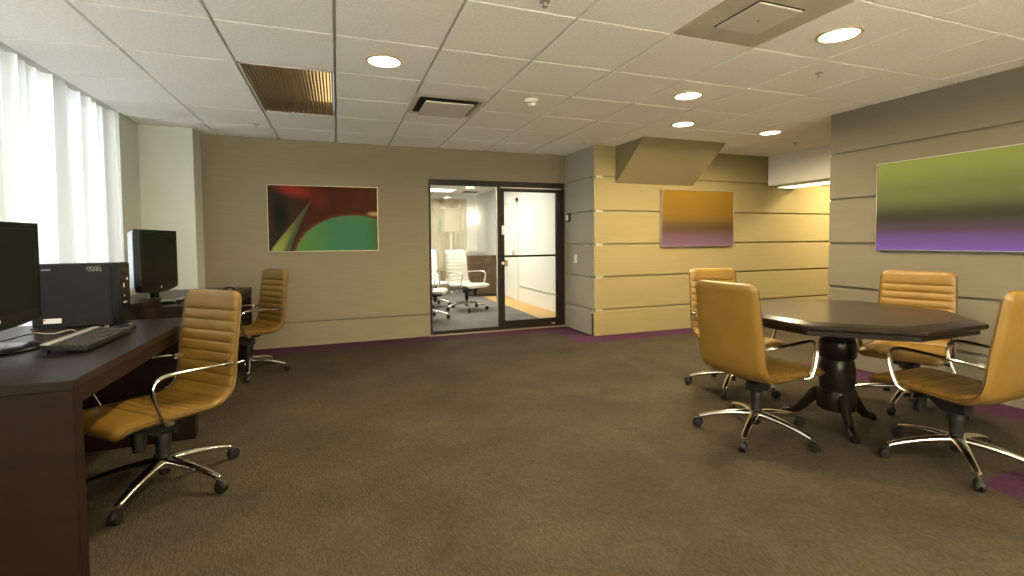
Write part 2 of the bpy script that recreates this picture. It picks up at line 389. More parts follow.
# sheer curtain
b = MB()
def cur(u, v):
    y = -1.55 + u * (5.20 + 1.55); z = .04 + v * (CEIL - .05)
    amp = .034 + .014 * math.sin(y * 3.1 + 1)
    x = -1.868 + amp * math.sin(2 * PI * y / .135 + 1.3 * math.sin(y * 4.7) + .25 * (1 - v)) + .018 * math.sin(2 * PI * y / .47 + .8 * v) + .008 * math.sin(2 * PI * y / .06 + 2 * math.sin(3 * y))
    if u > .985: x += .03 * (u - .985) / .015 * (1 + .5 * math.sin(4 * v))
    return (x, y, z)
b.grid(cur, 900, 10)
c = tag(b.build('sheer_curtain', K['sheer'], sharp=180), 'sheer white pleated curtain hanging full height over the window', 'curtain')
MB().box(-1.90, -1.87, -1.55, 5.2, CEIL - .009, CEIL - .001, .002).build('curtain_track', K['white'], c)

# unseen window with a cream curtain, added behind the viewpoint to brighten the ceiling
w3 = struct(MB().box(-1.4, 4.2, YREAR - .1, YREAR - .03, .4, .45).box(-1.4, 4.2, YREAR - .1, YREAR - .03, 2.28, 2.33).box(-1.4, -1.35, YREAR - .1, YREAR - .03, .45, 2.28).box(4.15, 4.2, YREAR - .1, YREAR - .03, .45, 2.28).build('added_rear_window', K['white']), 'wide unseen window added behind the viewpoint to brighten the ceiling', 'window')
for x in (.45, 2.3): MB().box(x - .02, x + .02, YREAR - .09, YREAR - .04, .45, 2.28).build('mullion', K['white'], w3)
for x0, x1 in ((-1.35, .43), (.47, 2.28), (2.32, 4.15)): MB().box(x0, x1, YREAR - .07, YREAR - .064, .45, 2.28).build('pane', K['glass'], w3)
area_light('outside_area_light', (1.4, YREAR - .6, 1.45), 5.6, REAR_FILL, (1.0, .93, .80), 'RECTANGLE', (R(90), 0, 0), 1.9)  # added fill light shining in through the invented rear window
b = MB(); b.grid(lambda u, v: (-1.6 + u * 6.0, YREAR + .07 + .025 * math.sin(u * 6 * 2 * PI / .16 + math.sin(u * 31)), .03 + v * 2.34), 420, 3)
tag(b.build('added_cream_curtain', K['sheercream'], sharp=180), 'cream pleated curtain over the added window behind the viewpoint', 'curtain')

# ------------------------------------------------------------------ bulkhead wedge, side soffit
b = MB(); b.prism([(4.663, CEIL), (YO + .01, CEIL), (YO + .01, 1.915)], 3.318, 4.515, 'x'); struct(b.build('trim_2', K['soffit'], sharp=20), 'sloped boxed bulkhead where the ceiling meets the alcove wall', 'bulkhead')
b = MB(); b.box(5.86, 6.45, 2.2, YO - .001, 1.965, CEIL, .004); sf = struct(b.build('trim_3', K['white'], sharp=20), 'white dropped ceiling box over the side passage', 'soffit')

# ------------------------------------------------------------------ glass door and sidelight
YD0, YD1 = YB + .01, YB + .075
ZT = 2.0
w2 = struct(MB().box(1.078, 3.005, YD0, YD1, ZT - .075, ZT, .004).box(1.078, 1.12, YD0, YD1, 0, ZT - .075, .003)
            .box(2.005, 2.05, YD0, YD1, 0, ZT - .075, .003).box(2.955, 3.005, YD0, YD1, 0, ZT - .075, .003).box(1.125, 2.005, YD0, YD1, .0, .055, .003)
            .build('window_2', K['bronze']), 'dark bronze frame with a fixed glass sidelight', 'window')
MB().box(1.125, 2.005, YD0 + .03, YD0 + .038, .055, ZT - .075).build('pane', K['glass'], w2)
MB().box(1.99, 2.004, YD0 - .003, YD0 + .02, .06, ZT - .08).build('glazing_bead', K['framesilver'], w2)
d1 = struct(MB().box(2.055, 2.105, YD0 + .005, YD0 + .05, .012, ZT - .085, .003).box(2.872, 2.95, YD0 + .005, YD0 + .05, .012, ZT - .080, .003)
            .box(2.105, 2.872, YD0 + .005, YD0 + .05, ZT - .135, ZT - .085, .003).box(2.105, 2.872, YD0 + .005, YD0 + .05, .012, .125, .003)
            .build('door_1', K['bronze']), 'glass door with dark bronze stiles and a push bar', 'door')
MB().box(2.105, 2.872, YD0 + .024, YD0 + .031, .125, ZT - .135).build('pane', K['glass'], d1)
MB().box(2.10, 2.876, YD0 - .012, YD0 + .02, .985, 1.012, .004).build('push_bar', K['bronze'], d1)
MB().box(2.05, 2.95, YD0 - .012, YD0 + .006, ZT - .092, ZT - .080, .002).build('door_closer', K['framesilver'], d1)
MB().lathe([(.006, 0), (.022, .002), (.022, .014), (.010, .02)], 20, (2.08, YD0 - .016, .905), 'y').build('lock_cylinder', K['gold'], d1)
MB().box(2.108, 2.15, YD0 - .002, YD0 + .03, .86, .95, .003).build('latch_plate', K['framechamp'], d1)
MB().box(2.062, 2.098, YD0 - .02, YD0 + .006, 1.29, 1.41, .004).build('card_reader', K['ivory'], d1)
MB().box(2.79, 2.85, YD0 - .001, YD0 + .01, .045, .058).build('maker_plate', K['mark'], d1)
MB().box(1.078, 3.005, YD0 - .05, YD1 + .02, 0, .011, .003).build('threshold', K['framechamp'], d1)

# ------------------------------------------------------------------ meeting room beyond
wall('wall_meeting_right', 'white right wall of the meeting room beyond the glass', [(3.4, 3.5, YB + .12, 12.2, 0, H)], K['white'])
wall('wall_meeting_far', 'white far wall of the meeting room', [(-2.5, 3.5, 12.0, 12.1, 0, H)], K['white'])
wall('wall_meeting_left', 'left wall of the meeting room', [(-2.5, -2.4, YB + .12, 12.2, 0, H)], K['white'])
b = MB(); b.box(-2.5, 3.5, YB + .12, 12.2, CEIL - .0, CEIL + .06); struct(b.build('ceiling', K['tile']), 'white ceiling of the meeting room', 'ceiling')
b = MB(); b.box(3.385, 3.402, YB + .2, 8.92, .30, .315); b.box(3.385, 3.402, 10.0, 11.9, .30, .315); struct(b.build('trim_4', K['plaque']), 'thin rail low on the white meeting room wall', 'trim')
d2 = struct(MB().box(3.37, 3.402, 8.95, 9.03, 0, 2.06, .003).box(3.37, 3.402, 9.85, 9.93, 0, 2.06, .003).box(3.37, 3.402, 8.95, 9.93, 1.98, 2.06, .003).build('door_2', K['white']), 'white inner door in the meeting room wall', 'door')
MB().box(3.385, 3.402, 9.03, 9.85, .01, 1.98, .002).build('door_leaf', K['white'], d2)
MB().box(3.335, 3.39, 9.08, 9.13, .90, 1.02, .004).build('door_handle', K['chrome'], d2)

# credenza
t = thing('credenza', 'brown wood cabinet at the far end of the meeting room', 'cabinet', (2.95, 10.12, 0))
MB().box(-.27, .34, -.13, .17, .04, .86, .004).build('body', K['confwood'], t)
MB().box(-.28, .36, -.15, .18, .86, .89, .004).build('cabinet_top', K['confwood'], t)
MB().box(-.26, .33, -.12, .16, 0, .04).build('plinth', K['dark'], t)
MB().box(.0, .004, -.134, -.13, .06, .78).build('door_seam', K['dark'], t)
MB().lathe([(.0, -.02), (.012, -.015), (.012, 0)], 12, (.04, -.13, .55), 'y', caps=False).build('knob', K['chrome'], t)
# beige curtain of the far wall
b = MB()
b.grid(lambda u, v: (-.5 + u * 3.6, 11.9 + .055 * math.sin(u * 3.6 * 2 * PI / .26 + .5 * math.sin(u * 9)), .03 + v * 2.24), 340, 4)
tag(b.build('meeting_room_curtain', K['confcurtain'], sharp=180), 'beige pleated curtain on the far wall of the meeting room', 'curtain')
# floor lamp
t = thing('floor_lamp', 'floor lamp with a cream drum shade before the beige curtain', 'lamp', (2.50, 11.0, 0))
MB().lathe([(.14, 0), (.14, .015), (.02, .03), (.012, .06)], 28).build('lamp_base', K['chrome'], t)
MB().lathe([(.011, .03), (.011, 1.9)], 12).build('pole', K['chrome'], t)
MB().lathe([(.26, 1.42), (.235, 1.95), (.23, 1.95), (.255, 1.42)], 36, caps=False).build('lamp_shade', K['shade'], t)
l = bpy.data.lights.new('lamp_bulb', 'POINT'); l.energy = 2.5; l.color = (1, .8, .5); l.shadow_soft_size = .05
lo = bpy.data.objects.new('lamp_bulb_light', l); lo.location = (2.50, 11.0, 1.7); COL.objects.link(lo)
# wall sconce
t = thing('wall_sconce', 'small glowing wall sconce above the brown meeting room cabinet', 'lamp', (3.25, 11.99, 1.80))
MB().box(-.05, .05, -.02, .008, -.07, .07, .004).build('back_plate', K['chrome'], t)
MB().lathe([(.05, -.09), (.07, .09)], 20, (0, -.09, 0)).build('glass_shade', mk_emit('sconce_glow', (1, .97, .88), 4), t)
# recessed light panel in meeting room
t = thing('meeting_room_ceiling_panel', 'square glowing ceiling panel in the meeting room', 'ceiling light', (2.25, 10.9, CEIL))
MB().box(-.32, .32, -.32, .32, -.012, 0).build('frame', K['white'], t)
MB().box(-.29, .29, -.29, .29, -.016, -.010).build('diffuser', mk_emit('panel_glow', (1, .96, .86), 2.5), t)
t = thing('ceiling_air_vent', 'dark square air vent in the meeting room ceiling', 'air vent', (3.0, 11.1, CEIL))
MB().box(-.2, .2, -.2, .2, -.012, 0, .003).build('frame', K['plaque'], t)
for k in range(5): MB().box(-.17, .17, -.15 + k * .07, -.13 + k * .07, -.016, -.011).build('slat', K['dark'], t)
area_light('meeting_room_light', (1.6, 8.8, CEIL - .03), 2.2, 92, (1, .94, .80), 'SQUARE')

# ------------------------------------------------------------------ ceiling fixtures
def downlight(x, y, label, power=30, r=.118):
    t = thing('recessed_downlight', label, 'ceiling light', (x, y, CEIL), 0, 'recessed downlights in the tile ceiling')
    MB().lathe([(r, 0), (r, -.006), (r - .008, -.010), (r - .016, -.009), (r - .020, -.003), (r - .020, 0)], 40, caps=False).build('trim_ring', K['trimring'], t)
    MB().lathe([(0.0005, -.004), (r - .018, -.004)], 40, caps=False).build('lens', K['lens'], t)
    area_light('downlight_lamp', (x, y, CEIL - .014), r * 1.6, power, spread=R(172))
    return t
downlight(.312, 3.255, 'round recessed downlight nearest the ribbed brass ceiling panel')
downlight(2.754, 1.997, 'large bright round downlight nearest the camera, over the octagonal table')
downlight(2.725, 3.234, 'round downlight in front of the sloped bulkhead, farther from it of two')
downlight(3.345, 4.041, 'round downlight close to the sloped bulkhead edge')
downlight(4.544, 4.06, 'round downlight near the white dropped box at the passage', 34)
for x, y in ((.338, .79), (2.773, -.45), (.338, -.9)):  # extra unseen downlights, added because the ceiling was too dark
    downlight(x, y, 'extra round downlight added behind the viewpoint to brighten the ceiling')
# passage light (below and beyond the white soffit)
t = thing('passage_ceiling_light', 'square ceiling light panel in the side passage', 'ceiling light', (7.2, 4.3, CEIL))
MB().box(-.3, .3, -.3, .3, -.012, 0).build('frame', K['white'], t)
MB().box(-.27, .27, -.27, .27, -.016, -.010).build('diffuser', mk_emit('passage_glow', (1, .86, .55), 6), t)
area_light('passage_light', (7.2, 4.3, CEIL - .03), .5, 85, (1, .80, .46), 'SQUARE')

t = thing('strip_light', 'long glowing strip light under the white dropped ceiling box', 'ceiling light', (6.14, 4.35, 1.965))
MB().box(-.16, .16, -.88, .88, -.022, -.001, .003).build('housing', K['white'], t)
MB().box(-.14, .14, -.86, .86, -.030, -.021, .003).build('diffuser', mk_emit('strip_glow', (1, .84, .52), 2.2), t)
# brass troffer
x0, x1, y0, y1 = X0 + WX + .008, X0 + 2 * WX - .012, Y0 + 2 * WY + .006, Y0 + 4 * WY - .006
t = thing('ribbed_ceiling_fixture', 'rectangular ribbed brass coloured ceiling light panel', 'ceiling light', ((x0 + x1) / 2, (y0 + y1) / 2, CEIL))
hx, hy = (x1 - x0) / 2, (y1 - y0) / 2
MB().box(-hx, hx, -hy, -hy + .012, -.004, .01).box(-hx, hx, hy - .012, hy, -.004, .01).box(-hx, -hx + .014, -hy, hy, -.004, .01).box(hx - .014, hx, -hy, hy, -.004, .01).build('frame', K['tee'], t)
MB().box(-hx, -hx + .012, -hy, hy, .01, .13).box(hx - .012, hx, -hy, hy, .01, .13).box(-hx, hx, -hy, -hy + .012, .01, .13).box(-hx, hx, hy - .012, hy, .01, .13).build('housing', K['blade'], t)
MB().box(-hx, hx, -hy, hy, .125, .135).build('glowing_back', mk_glowgold(), t)
n = 24
for k in range(n):
    x = -hx + .014 + (2 * hx - .028) * (k + .5) / n
    bl = MB().box(x - .0035, x + .0035, -hy + .012, hy - .012, .0, .105).build('louvre_blade', K['blade'], t) if k == 0 else bl0.copy()
    if k == 0: bl0 = bl; xb0 = x
    else: COL.objects.link(bl); bl.parent = t; bl.location = (x - xb0, 0, 0)
# plaque diffuser
t = thing('square_air_diffuser', 'square air diffuser with a flat plaque near the painting wall', 'air vent', (.907, 4.155, CEIL))
b = MB(); 
for (r0, z0, r1, z1) in ((.30, -.002, .265, -.016), (.265, -.016, .25, .008)):
    q = [[(s1 * r, s2 * r, z) for s1, s2 in ((-1, -1), (1, -1), (1, 1), (-1, 1))] for r, z in ((r0, z0), (r1, z1))]
    vs = [[b.bm.verts.new(v) for v in ring] for ring in q]
    for k in range(4): b.bm.faces.new((vs[0][k], vs[0][(k + 1) % 4], vs[1][(k + 1) % 4], vs[1][k]))
b.build('frame', K['plaque'], t)
MB().box(-.25, .25, -.25, .25, -.003, .0).build('throat', K['dark'], t)
MB().box(-.205, .205, -.215, .215, -.040, -.028, .003).build('plaque', K['plaque'], t)
MB().box(-.02, .02, -.02, .02, -.03, 0).build('stem', K['dark'], t)
# return panel top right
xa, xb, ya, yb = X0 + 5 * WX + .006, X0 + 6 * WX - .006, Y0 - WY + .006, Y0 - .006
t = thing('perforated_return_panel', 'dull brown ceiling panel with a small square centre plate', 'air vent', ((xa + xb) / 2, (ya + yb) / 2, CEIL))
h1, h2 = (xb - xa) / 2, (yb - ya) / 2
MB().box(-h1, h1, -h2, h2, -.002, .010, .002).build('panel', K['stained'], t)
MB().box(-.145, .145, -.145, .145, -.012, -.002, .002).build('centre_plate', K['plaque'], t)
MB().lathe([(.008, -.016), (.008, -.011)], 10).build('screw', K['chrome'], t)
MB().box(-.155, .155, -.155, .155, -.0035, -.001).build('shadow_gap', K['dark'], t)
# smoke detector
t = thing('smoke_detector', 'round ivory smoke detector on the tile ceiling', 'smoke detector', (1.548, 3.745, CEIL))
MB().lathe([(.055, 0), (.055, -.012), (.048, -.022)], 28).build('mount', K['ivory'], t)
MB().lathe([(.040, -.022), (.040, -.04), (.03, -.052), (.004, -.054)], 28).build('sensor_head', K['ivory'], t)
MB().lathe([(.041, -.027), (.041, -.033)], 28).build('vent_ring', K['dark'], t)
def sprinkler(x, y, label):
    t = thing('fire_sprinkler', label, 'sprinkler', (x, y, CEIL), 0, 'fire sprinklers in the ceiling')
    MB().lathe([(.028, 0), (.026, -.004), (.011, -.007)], 24).build('escutcheon', K['framesilver'], t)
    MB().lathe([(.008, -.006), (.006, -.024)], 12).build('body', K['framesilver'], t)
    MB().lathe([(.004, -.025), (.015, -.026), (.015, -.028), (.004, -.029)], 16).build('deflector', K['framesilver'], t)
sprinkler(3.254, 2.50, 'fire sprinkler beside the large near downlight')
sprinkler(5.33, 4.39, 'fire sprinkler beside the white dropped box')
sprinkler(-.725, 5.36, 'fire sprinkler above the red and green painting, left of it')
sprinkler(2.84, 5.19, 'fire sprinkler by the narrow wall right of the glass door')
sprinkler(.985, 2.20, 'fire sprinkler at the top edge of the photo, ceiling centre')

# ------------------------------------------------------------------ wall devices
t = thing('light_switch', 'white light switch plate on the narrow side wall', 'light switch', (XC, 5.76, .957))
MB().box(-.008, .001, -.038, .038, -.06, .06, .003).build('plate', K['ivory'], t)
MB().box(-.013, -.007, -.012, .012, -.025, .025, .002).build('rocker', K['ivory'], t)
t = thing('wall_sensor', 'small dark wall box with a pale face beside the door', 'wall device', (XC, 5.945, 1.515))
MB().box(-.03, .001, -.05, .05, -.055, .055, .006).build('housing', K['black'], t)
MB().box(-.034, -.029, -.03, .045, -.035, .04, .002).build('face', K['ivory'], t)

# ------------------------------------------------------------------ pictures
def mix(c1, c2, t): t = max(0, min(1, t)); t = t * t * (3 - 2 * t); return tuple(x + (y - x) * t for x, y in zip(c1, c2))
def picture(name, label, w, h, loc, rz, colfn, frame, nu=150, nv=96, fw=.008, depth=.035):
    """canvas faces local -Y"""
    t = thing(name, label, 'picture', loc, rz, None)
    b = MB(); e = fw
    b.box(-w / 2, w / 2, -depth, -.001, -h / 2, -h / 2 + e, .001, 1).box(-w / 2, w / 2, -depth, -.001, h / 2 - e, h / 2, .001, 1)
    b.box(-w / 2, -w / 2 + e, -depth, -.001, -h / 2 + e, h / 2 - e, .001, 1).box(w / 2 - e, w / 2, -depth, -.001, -h / 2 + e, h / 2 - e, .001, 1)
    b.build('frame', frame, t)
    b = MB(); iw, ih = w - 2 * e, h - 2 * e
    b.grid(lambda u, v: (-iw / 2 + u * iw, -depth + .004, -ih / 2 + v * ih), nu, nv)
    o = b.build('canvas', K['canvas'], t, sharp=180)
    ca = o.data.color_attributes.new('paint', 'FLOAT_COLOR', 'POINT')
    for i, v in enumerate(o.data.vertices):
        c = colfn((v.co.x + iw / 2) / iw, (v.co.z + ih / 2) / ih); ca.data[i].color = (*c, 1)
    return t
G = .50
def pc(r, g, bb): return tuple(min(1, x * G) for x in lin((r, g, bb)))
def art1(u, v):
    x, y = u * 1.6, v
    c = mix(pc(62, 52, 44), pc(92, 46, 34), (u - .1) / .35)
    c = mix(c, pc(98, 58, 40), (u - .6) / .5)
    # red glow
    d = math.hypot((u - .22) / .24, (v - .95 + .35 * (u - .22)) / .17); c = mix(pc(178, 62, 42), c, (d - .05) / 1.0)
    d = math.hypot((u - .45) / .12, (v - .8) / .25); c = mix(pc(120, 46, 34), c, (d - .1) / .9)
    d = abs((u - .13) - .02 * (v - .5)) ; c = mix(pc(40, 38, 36), c, (math.hypot((u - .10) / .10, (v - .55) / .35) - .2) / .8)
    c = mix(pc(66, 56, 44), c, (u - .02) / .06) if v < .75 else c
    # arc rim and green dome
    ex, ey = (u - .77) / .57, (v + .14) / .72
    d = math.hypot(ex, ey)
    if d < 1.05:
        c = mix(pc(120, 66, 46), c, (d - .98) / .07)
    gcol = mix(pc(112, 160, 84), pc(84, 148, 112), (u - .25) / .4); gcol = mix(gcol, pc(100, 150, 108), (v - .3) / .3)
    gcol = mix(gcol, pc(92, 128, 78), (u - .85) / .2)
    if d < .985: c = mix(gcol, c, (d - .95) / .035)
    s = math.hypot((u - .97) / .10, (v - .58 + .1 * (u - .97)) / .05); c = mix(pc(226, 184, 132), c, (s - .2) / .8)
    # leaf blade
    tt = v / .78
    if 0 <= tt <= 1:
        cxm = .10 + .28 * tt ** 1.1; wd = (.082 * (1 - tt) ** 1.15 + .004)
        e = (u - cxm) / wd
        if abs(e) < 1.15:
            lc = mix(pc(176, 188, 104), pc(104, 104, 76), tt * 1.5); lc = mix(lc, pc(86, 110, 70), (e + .2) / .9)
            c = mix(lc, c, (abs(e) - .85) / .3)
    return c
def ramp(st, v):
    for (a0, c0), (a1, c1) in zip(st, st[1:]):
        if v <= a1: return mix(c0, c1, (v - a0) / (a1 - a0))
    return st[-1][1]
def art2(u, v): return ramp([(0, pc(140, 108, 140)), (.12, pc(128, 98, 118)), (.32, pc(104, 82, 58)), (.60, pc(150, 116, 44)), (1, pc(170, 132, 48))], v)
def art3(u, v): return ramp([(0, pc(126, 98, 205)), (.10, pc(118, 90, 172)), (.25, pc(92, 78, 98)), (.36, pc(70, 72, 62)), (.62, pc(122, 134, 88)), (1, pc(158, 176, 100))], v)
picture('abstract_painting', 'framed abstract picture of a green dome on red brown, beside the glass door', 1.205, .765, (-.132, YB, 1.483), 0, art1, K['framechamp'])
picture('gradient_picture', 'ochre to mauve gradient picture on the alcove wall', 1.205, .755, (4.598, YO, 1.488), 0, art2, K['framesilver'], 8, 60, .006)
picture('gradient_picture', 'large green to purple gradient picture on the taupe right wall', 1.225, .75, (XR, 2.253, 1.472), R(-90), art3, K['framesilver'], 8, 60, .006)

# ------------------------------------------------------------------ swivel chair (faces local -Y)
SURF = bez([(0, -.268, .374), (0, -.252, .408), (0, -.208, .424), (0, -.08, .424), (0, .06, .416), (0, .175, .414), (0, .240, .442), (0, .266, .51), (0, .278, .62), (0, .297, .76), (0, .314, .89), (0, .325, .956)], 8)
def arclen(P):
    s = [0]
    for q, r_ in zip(P, P[1:]): s.append(s[-1] + (r_ - q).length)
    return s
SL = arclen(SURF); STOT = SL[-1]
def surf_at(s):
    s = max(0, min(STOT, s))
    for k in range(len(SL) - 1):
        if s <= SL[k + 1]:
            t = (s - SL[k]) / (SL[k + 1] - SL[k]); pnt = SURF[k].lerp(SURF[k + 1], t)
            i0, i1 = max(0, k - 2), min(len(SURF) - 1, k + 3)
            tg = (SURF[i1] - SURF[i0]).normalized(); break
    nrm = Vector((0, -tg.z, tg.y))              # towards the sitter
    return pnt, nrm
S_BEND = SL[5 * 8 + 2]
RIBS = [.20 + .05 * k for k in range(6)] + [S_BEND + .02 + .056 * k for k in range(9)]
RIBS = [r_ for r_ in RIBS if r_ < STOT - .05]
def halfw(s): 
    w = .238 - .016 * max(0, min(1, (s - S_BEND) / (STOT - S_BEND)))
    # rounded corners at front and top
    for e in (s, STOT - s):
        if e < .05: w -= .05 - math.sqrt(max(0, .05 ** 2 - (.05 - e) ** 2))
    return w
def shell(s0, s1, n):
    b = MB(); TH = .046; NU = 26; rings = []
    extra = sorted(set([s0 + (s1 - s0) * k / n for k in range(n + 1)] + [r_ + d for r_ in RIBS for d in (-.006, -.0025, 0, .0025, .006) if s0 < r_ + d < s1] + ([.003, .008, .016, .03] if s0 == 0 else []) + ([STOT - q for q in (.003, .008, .016, .03)] if s1 == STOT else [])))
    for s in extra:
        pnt, nrm = surf_at(s); w = halfw(s); ring = []
        edge = min(s, STOT - s); th = TH * (.35 + .65 * min(1, edge / .03) ** .5)
        dip = 0
        dmin = min(abs(s - r_) for r_ in RIBS)
        dip = .0065 * math.exp(-(dmin / .0055) ** 2) + .0035 * min(1, dmin / .028) * -1
        inb = s > S_BEND
        for side in (1, -1):
            for k in range(NU + 1):
                u = -1 + 2 * k / NU
                if side < 0: u = -u
                # slightly rounded flanks: superellipse section
                q = abs(u) ** 7
                off = (th / 2) * (1 - q) ** (1 / 2.2) if q < 1 else 0
                fade = max(0, min(1, (.90 - abs(u)) / .05))
                z = side * off
                if side > 0: z += -dip * fade
                hollow = (.012 * u * u if inb else .006 * u * u)
                ring.append(b.bm.verts.new(pnt + Vector((u * w, 0, 0)) + nrm * (z + hollow - TH / 2)))
        rings.append(ring)
    m_ = len(rings[0])
    for A, Bb in zip(rings, rings[1:]):
        for k in range(m_):
            b.bm.faces.new((A[k], A[(k + 1) % m_], Bb[(k + 1) % m_], Bb[k]))
    for ring in (rings[0][::-1], rings[-1]): b.bm.faces.new(ring)
    bmesh.ops.remove_doubles(b.bm, verts=b.bm.verts, dist=.0002)
    return b
def piping(s0, s1, sg):
    b = MB()
    if True:
        pts = []
        for k in range(41):
            s = s0 + (s1 - s0) * k / 40; pnt, nrm = surf_at(s); w = halfw(s)
            pts.append(pnt + Vector((sg * (w - .0012), 0, 0)) + nrm * (-.015 + (.012 if s > S_BEND else .006)))
        b.tube(pts, .0032, 6)
    return b
def arm_bm(sg):
    X = sg * .252
    P = bez([(X - sg * .034, .266, .588), (X - sg * .010, .232, .595), (X, .17, .600), (X, .02, .608), (X, -.07, .610), (X, -.115, .596), (X, -.134, .560), (X, -.122, .49), (X, -.095, .420), (X - sg * .006, -.075, .395), (X - sg * .03, -.058, .384)], 6)
    return MB().tube(P, .0145, 12, True, .009, (0, 0, 1))
def arm_tab(sg):
    X = sg * .252
    return (MB().box(X - sg * .055, X - sg * .026, .238, .276, .574, .604, .005), MB().box(X - sg * .05, X - sg * .008, -.078, -.035, .374, .392, .005))
def leg_bm():
    b = MB(); n = 12; P = []; rw = []; rh = []
    for k in range(n + 1):
        t = k / n; P.append((.022 + .300 * t, 0, .128 - .010 * t - .045 * t * t)); rw.append(.029 - .012 * t); rh.append(.020 - .007 * t)
    b.tube(P, rw, 14, True, rh, (0, 0, 1)); b.lathe([(.016, .066), (.016, .080), (.010, .084)], 14, (.318, 0, 0)); return b
def caster_bm():
    b = MB()
    for s in (-1, 1):
        b.lathe([(.006, s * .003), (.026, s * .004), (.0275, s * .009), (.0255, s * .018), (.011, s * .021)], 20, (.338, 0, .0275), 'y')
    b.tube([(.318, 0, .072), (.318, 0, .045), (.330, 0, .034)], .008, 10)
    b.tube([(.338 + .031 * math.cos(t), 0, .029 + .032 * math.sin(t)) for t in [R(10 + 17 * k) for k in range(11)]], .011, 8, True, .003, (0, 0, 1))
    return b
OFF = (0, .05, 0)
def make_chair(label, lea, group, legoff, name='office_chair'):
    t = thing(name, label, 'chair', (0, 0, 0), 0, group)
    se = shell(0, S_BEND, 40).build('seat', lea, t, sharp=60); [piping(.03, S_BEND, q).build('piping', K['leatherdark'] if lea is K['leather'] else lea, se) for q in (-1, 1)]
    ba = shell(S_BEND, STOT, 44).build('backrest', lea, t, sharp=60); [piping(S_BEND, STOT - .03, q).build('piping', K['leatherdark'] if lea is K['leather'] else lea, ba) for q in (-1, 1)]
    for sg in (-1, 1):
        am = arm_bm(sg).build('armrest', K['chrome'], t); [q.build('bracket', K['chrome'], am) for q in arm_tab(sg)]
    me = MB().box(-.085, .085, -.11, .13, .338, .366, .008).prism([(.10, .27), (.10, .318), (-.02, .345), (-.20, .352), (-.20, .332), (-.06, .318), (.0, .27)], -.038, .038, 'x').build('tilt_mechanism', K['black'], t)
    MB().tube([(.06, -.02, .350), (.19, -.03, .344), (.235, -.03, .340)], [.005, .005, .009], 10).build('lever', K['black'], me)
    MB().lathe([(.026, -.09), (.030, -.04), (.030, .0), (.022, .01)], 20, (.06, -.09, .330)).build('tension_knob', K['black'], me)
    [MB().box(-.16, .16, q - .02, q + .02, .362, .378, .004).build('seat_bracket', K['black'], t) for q in (-.07, .08)]
    MB().lathe([(.014, .24), (.014, .33)], 20, OFF).build('gas_piston', K['chrome'], t)
    MB().lathe([(.030, .10), (.030, .20), (.034, .21), (.034, .26), (.027, .27), (.027, .318)], 24, OFF).build('gas_lift', K['black'], t)
    MB().lathe([(.022, .060), (.026, .075), (.026, .10)], 20, OFF).build('column_foot', K['black'], t)
    MB().lathe([(.045, .098), (.050, .108), (.046, .140), (.034, .150)], 28, OFF).build('base_hub', K['chrome'], t)
    lm, cm = leg_bm(), caster_bm(); l0 = None
    for k in range(5):
        if k == 0:
            lg = lm.build('leg', K['chrome'], t); cs = cm.build('caster', K['black'], lg); l0, c0 = lg, cs
        else:
            lg = l0.copy(); COL.objects.link(lg); lg.parent = t; cs = c0.copy(); COL.objects.link(cs); cs.parent = lg
        lg.rotation_euler = (0, 0, legoff + k * 2 * PI / 5); lg.location = OFF
        cs.location = (0, 0, 0)
    return t
def place_chair(src, x, y, yaw, legw, label, first=False, group=None):
    c = src if first else dup(src, (x, y, 0), R(yaw), label, group)
    c.location = (x, y, 0); c.rotation_euler = (0, 0, R(yaw)); c['label'] = label
    legs = [q for q in kids(c) if q.name.split('.')[0] == 'leg']
    for k, lg in enumerate(legs): lg.rotation_euler = (0, 0, R(legw - yaw) + k * 2 * PI / 5)
    return c
GD, GT = 'tan office chairs at the desks', 'tan office chairs round the octagonal table'
CH = make_chair('', K['leather'], GD, 0)
place_chair(CH, -.872, 2.772, 316.5, 39.1, 'tan ribbed leather swivel chair pulled up to the near desk with the keyboard', True)
place_chair(CH, -.84, 4.94, 305, 349.5, 'tan ribbed leather swivel chair at the far desk, below the red and green painting', group=GD)
place_chair(CH, 2.468, 2.242, 94.7, 355.8, 'tan leather swivel chair with its plain back towards us, left of the octagonal table', group=GT)
place_chair(CH, 2.985, 2.955, 352, 359.5, 'tan leather swivel chair mostly hidden behind the chair left of the octagonal table', group=GT)
place_chair(CH, 3.80, 2.22, 291, 340.5, 'tan ribbed leather swivel chair between the octagonal table and the taupe wall', group=GT)
place_chair(CH, 3.09, 1.608, 179.4, 5.2, 'rightmost tan leather swivel chair, cut by the photo edge, seat under the octagonal table', group=GT)
GW = 'pale chairs in the meeting room'
CW = make_chair('', K['leatherwhite'], GW, 0, 'meeting_chair')
place_chair(CW, 1.60, 8.78, 10, 340, 'white ribbed swivel chair behind, seen through the middle of the sidelight glass', True)
CW.scale = (1.08, 1.05, 1.10)
place_chair(CW, 2.14, 8.10, 28, 335, 'white swivel chair nearest the brown cabinet in the meeting room', group=GW)
place_chair(CW, 1.30, 7.35, 70, 345, 'pale swivel chair cut off by the left frame of the sidelight', group=GW)
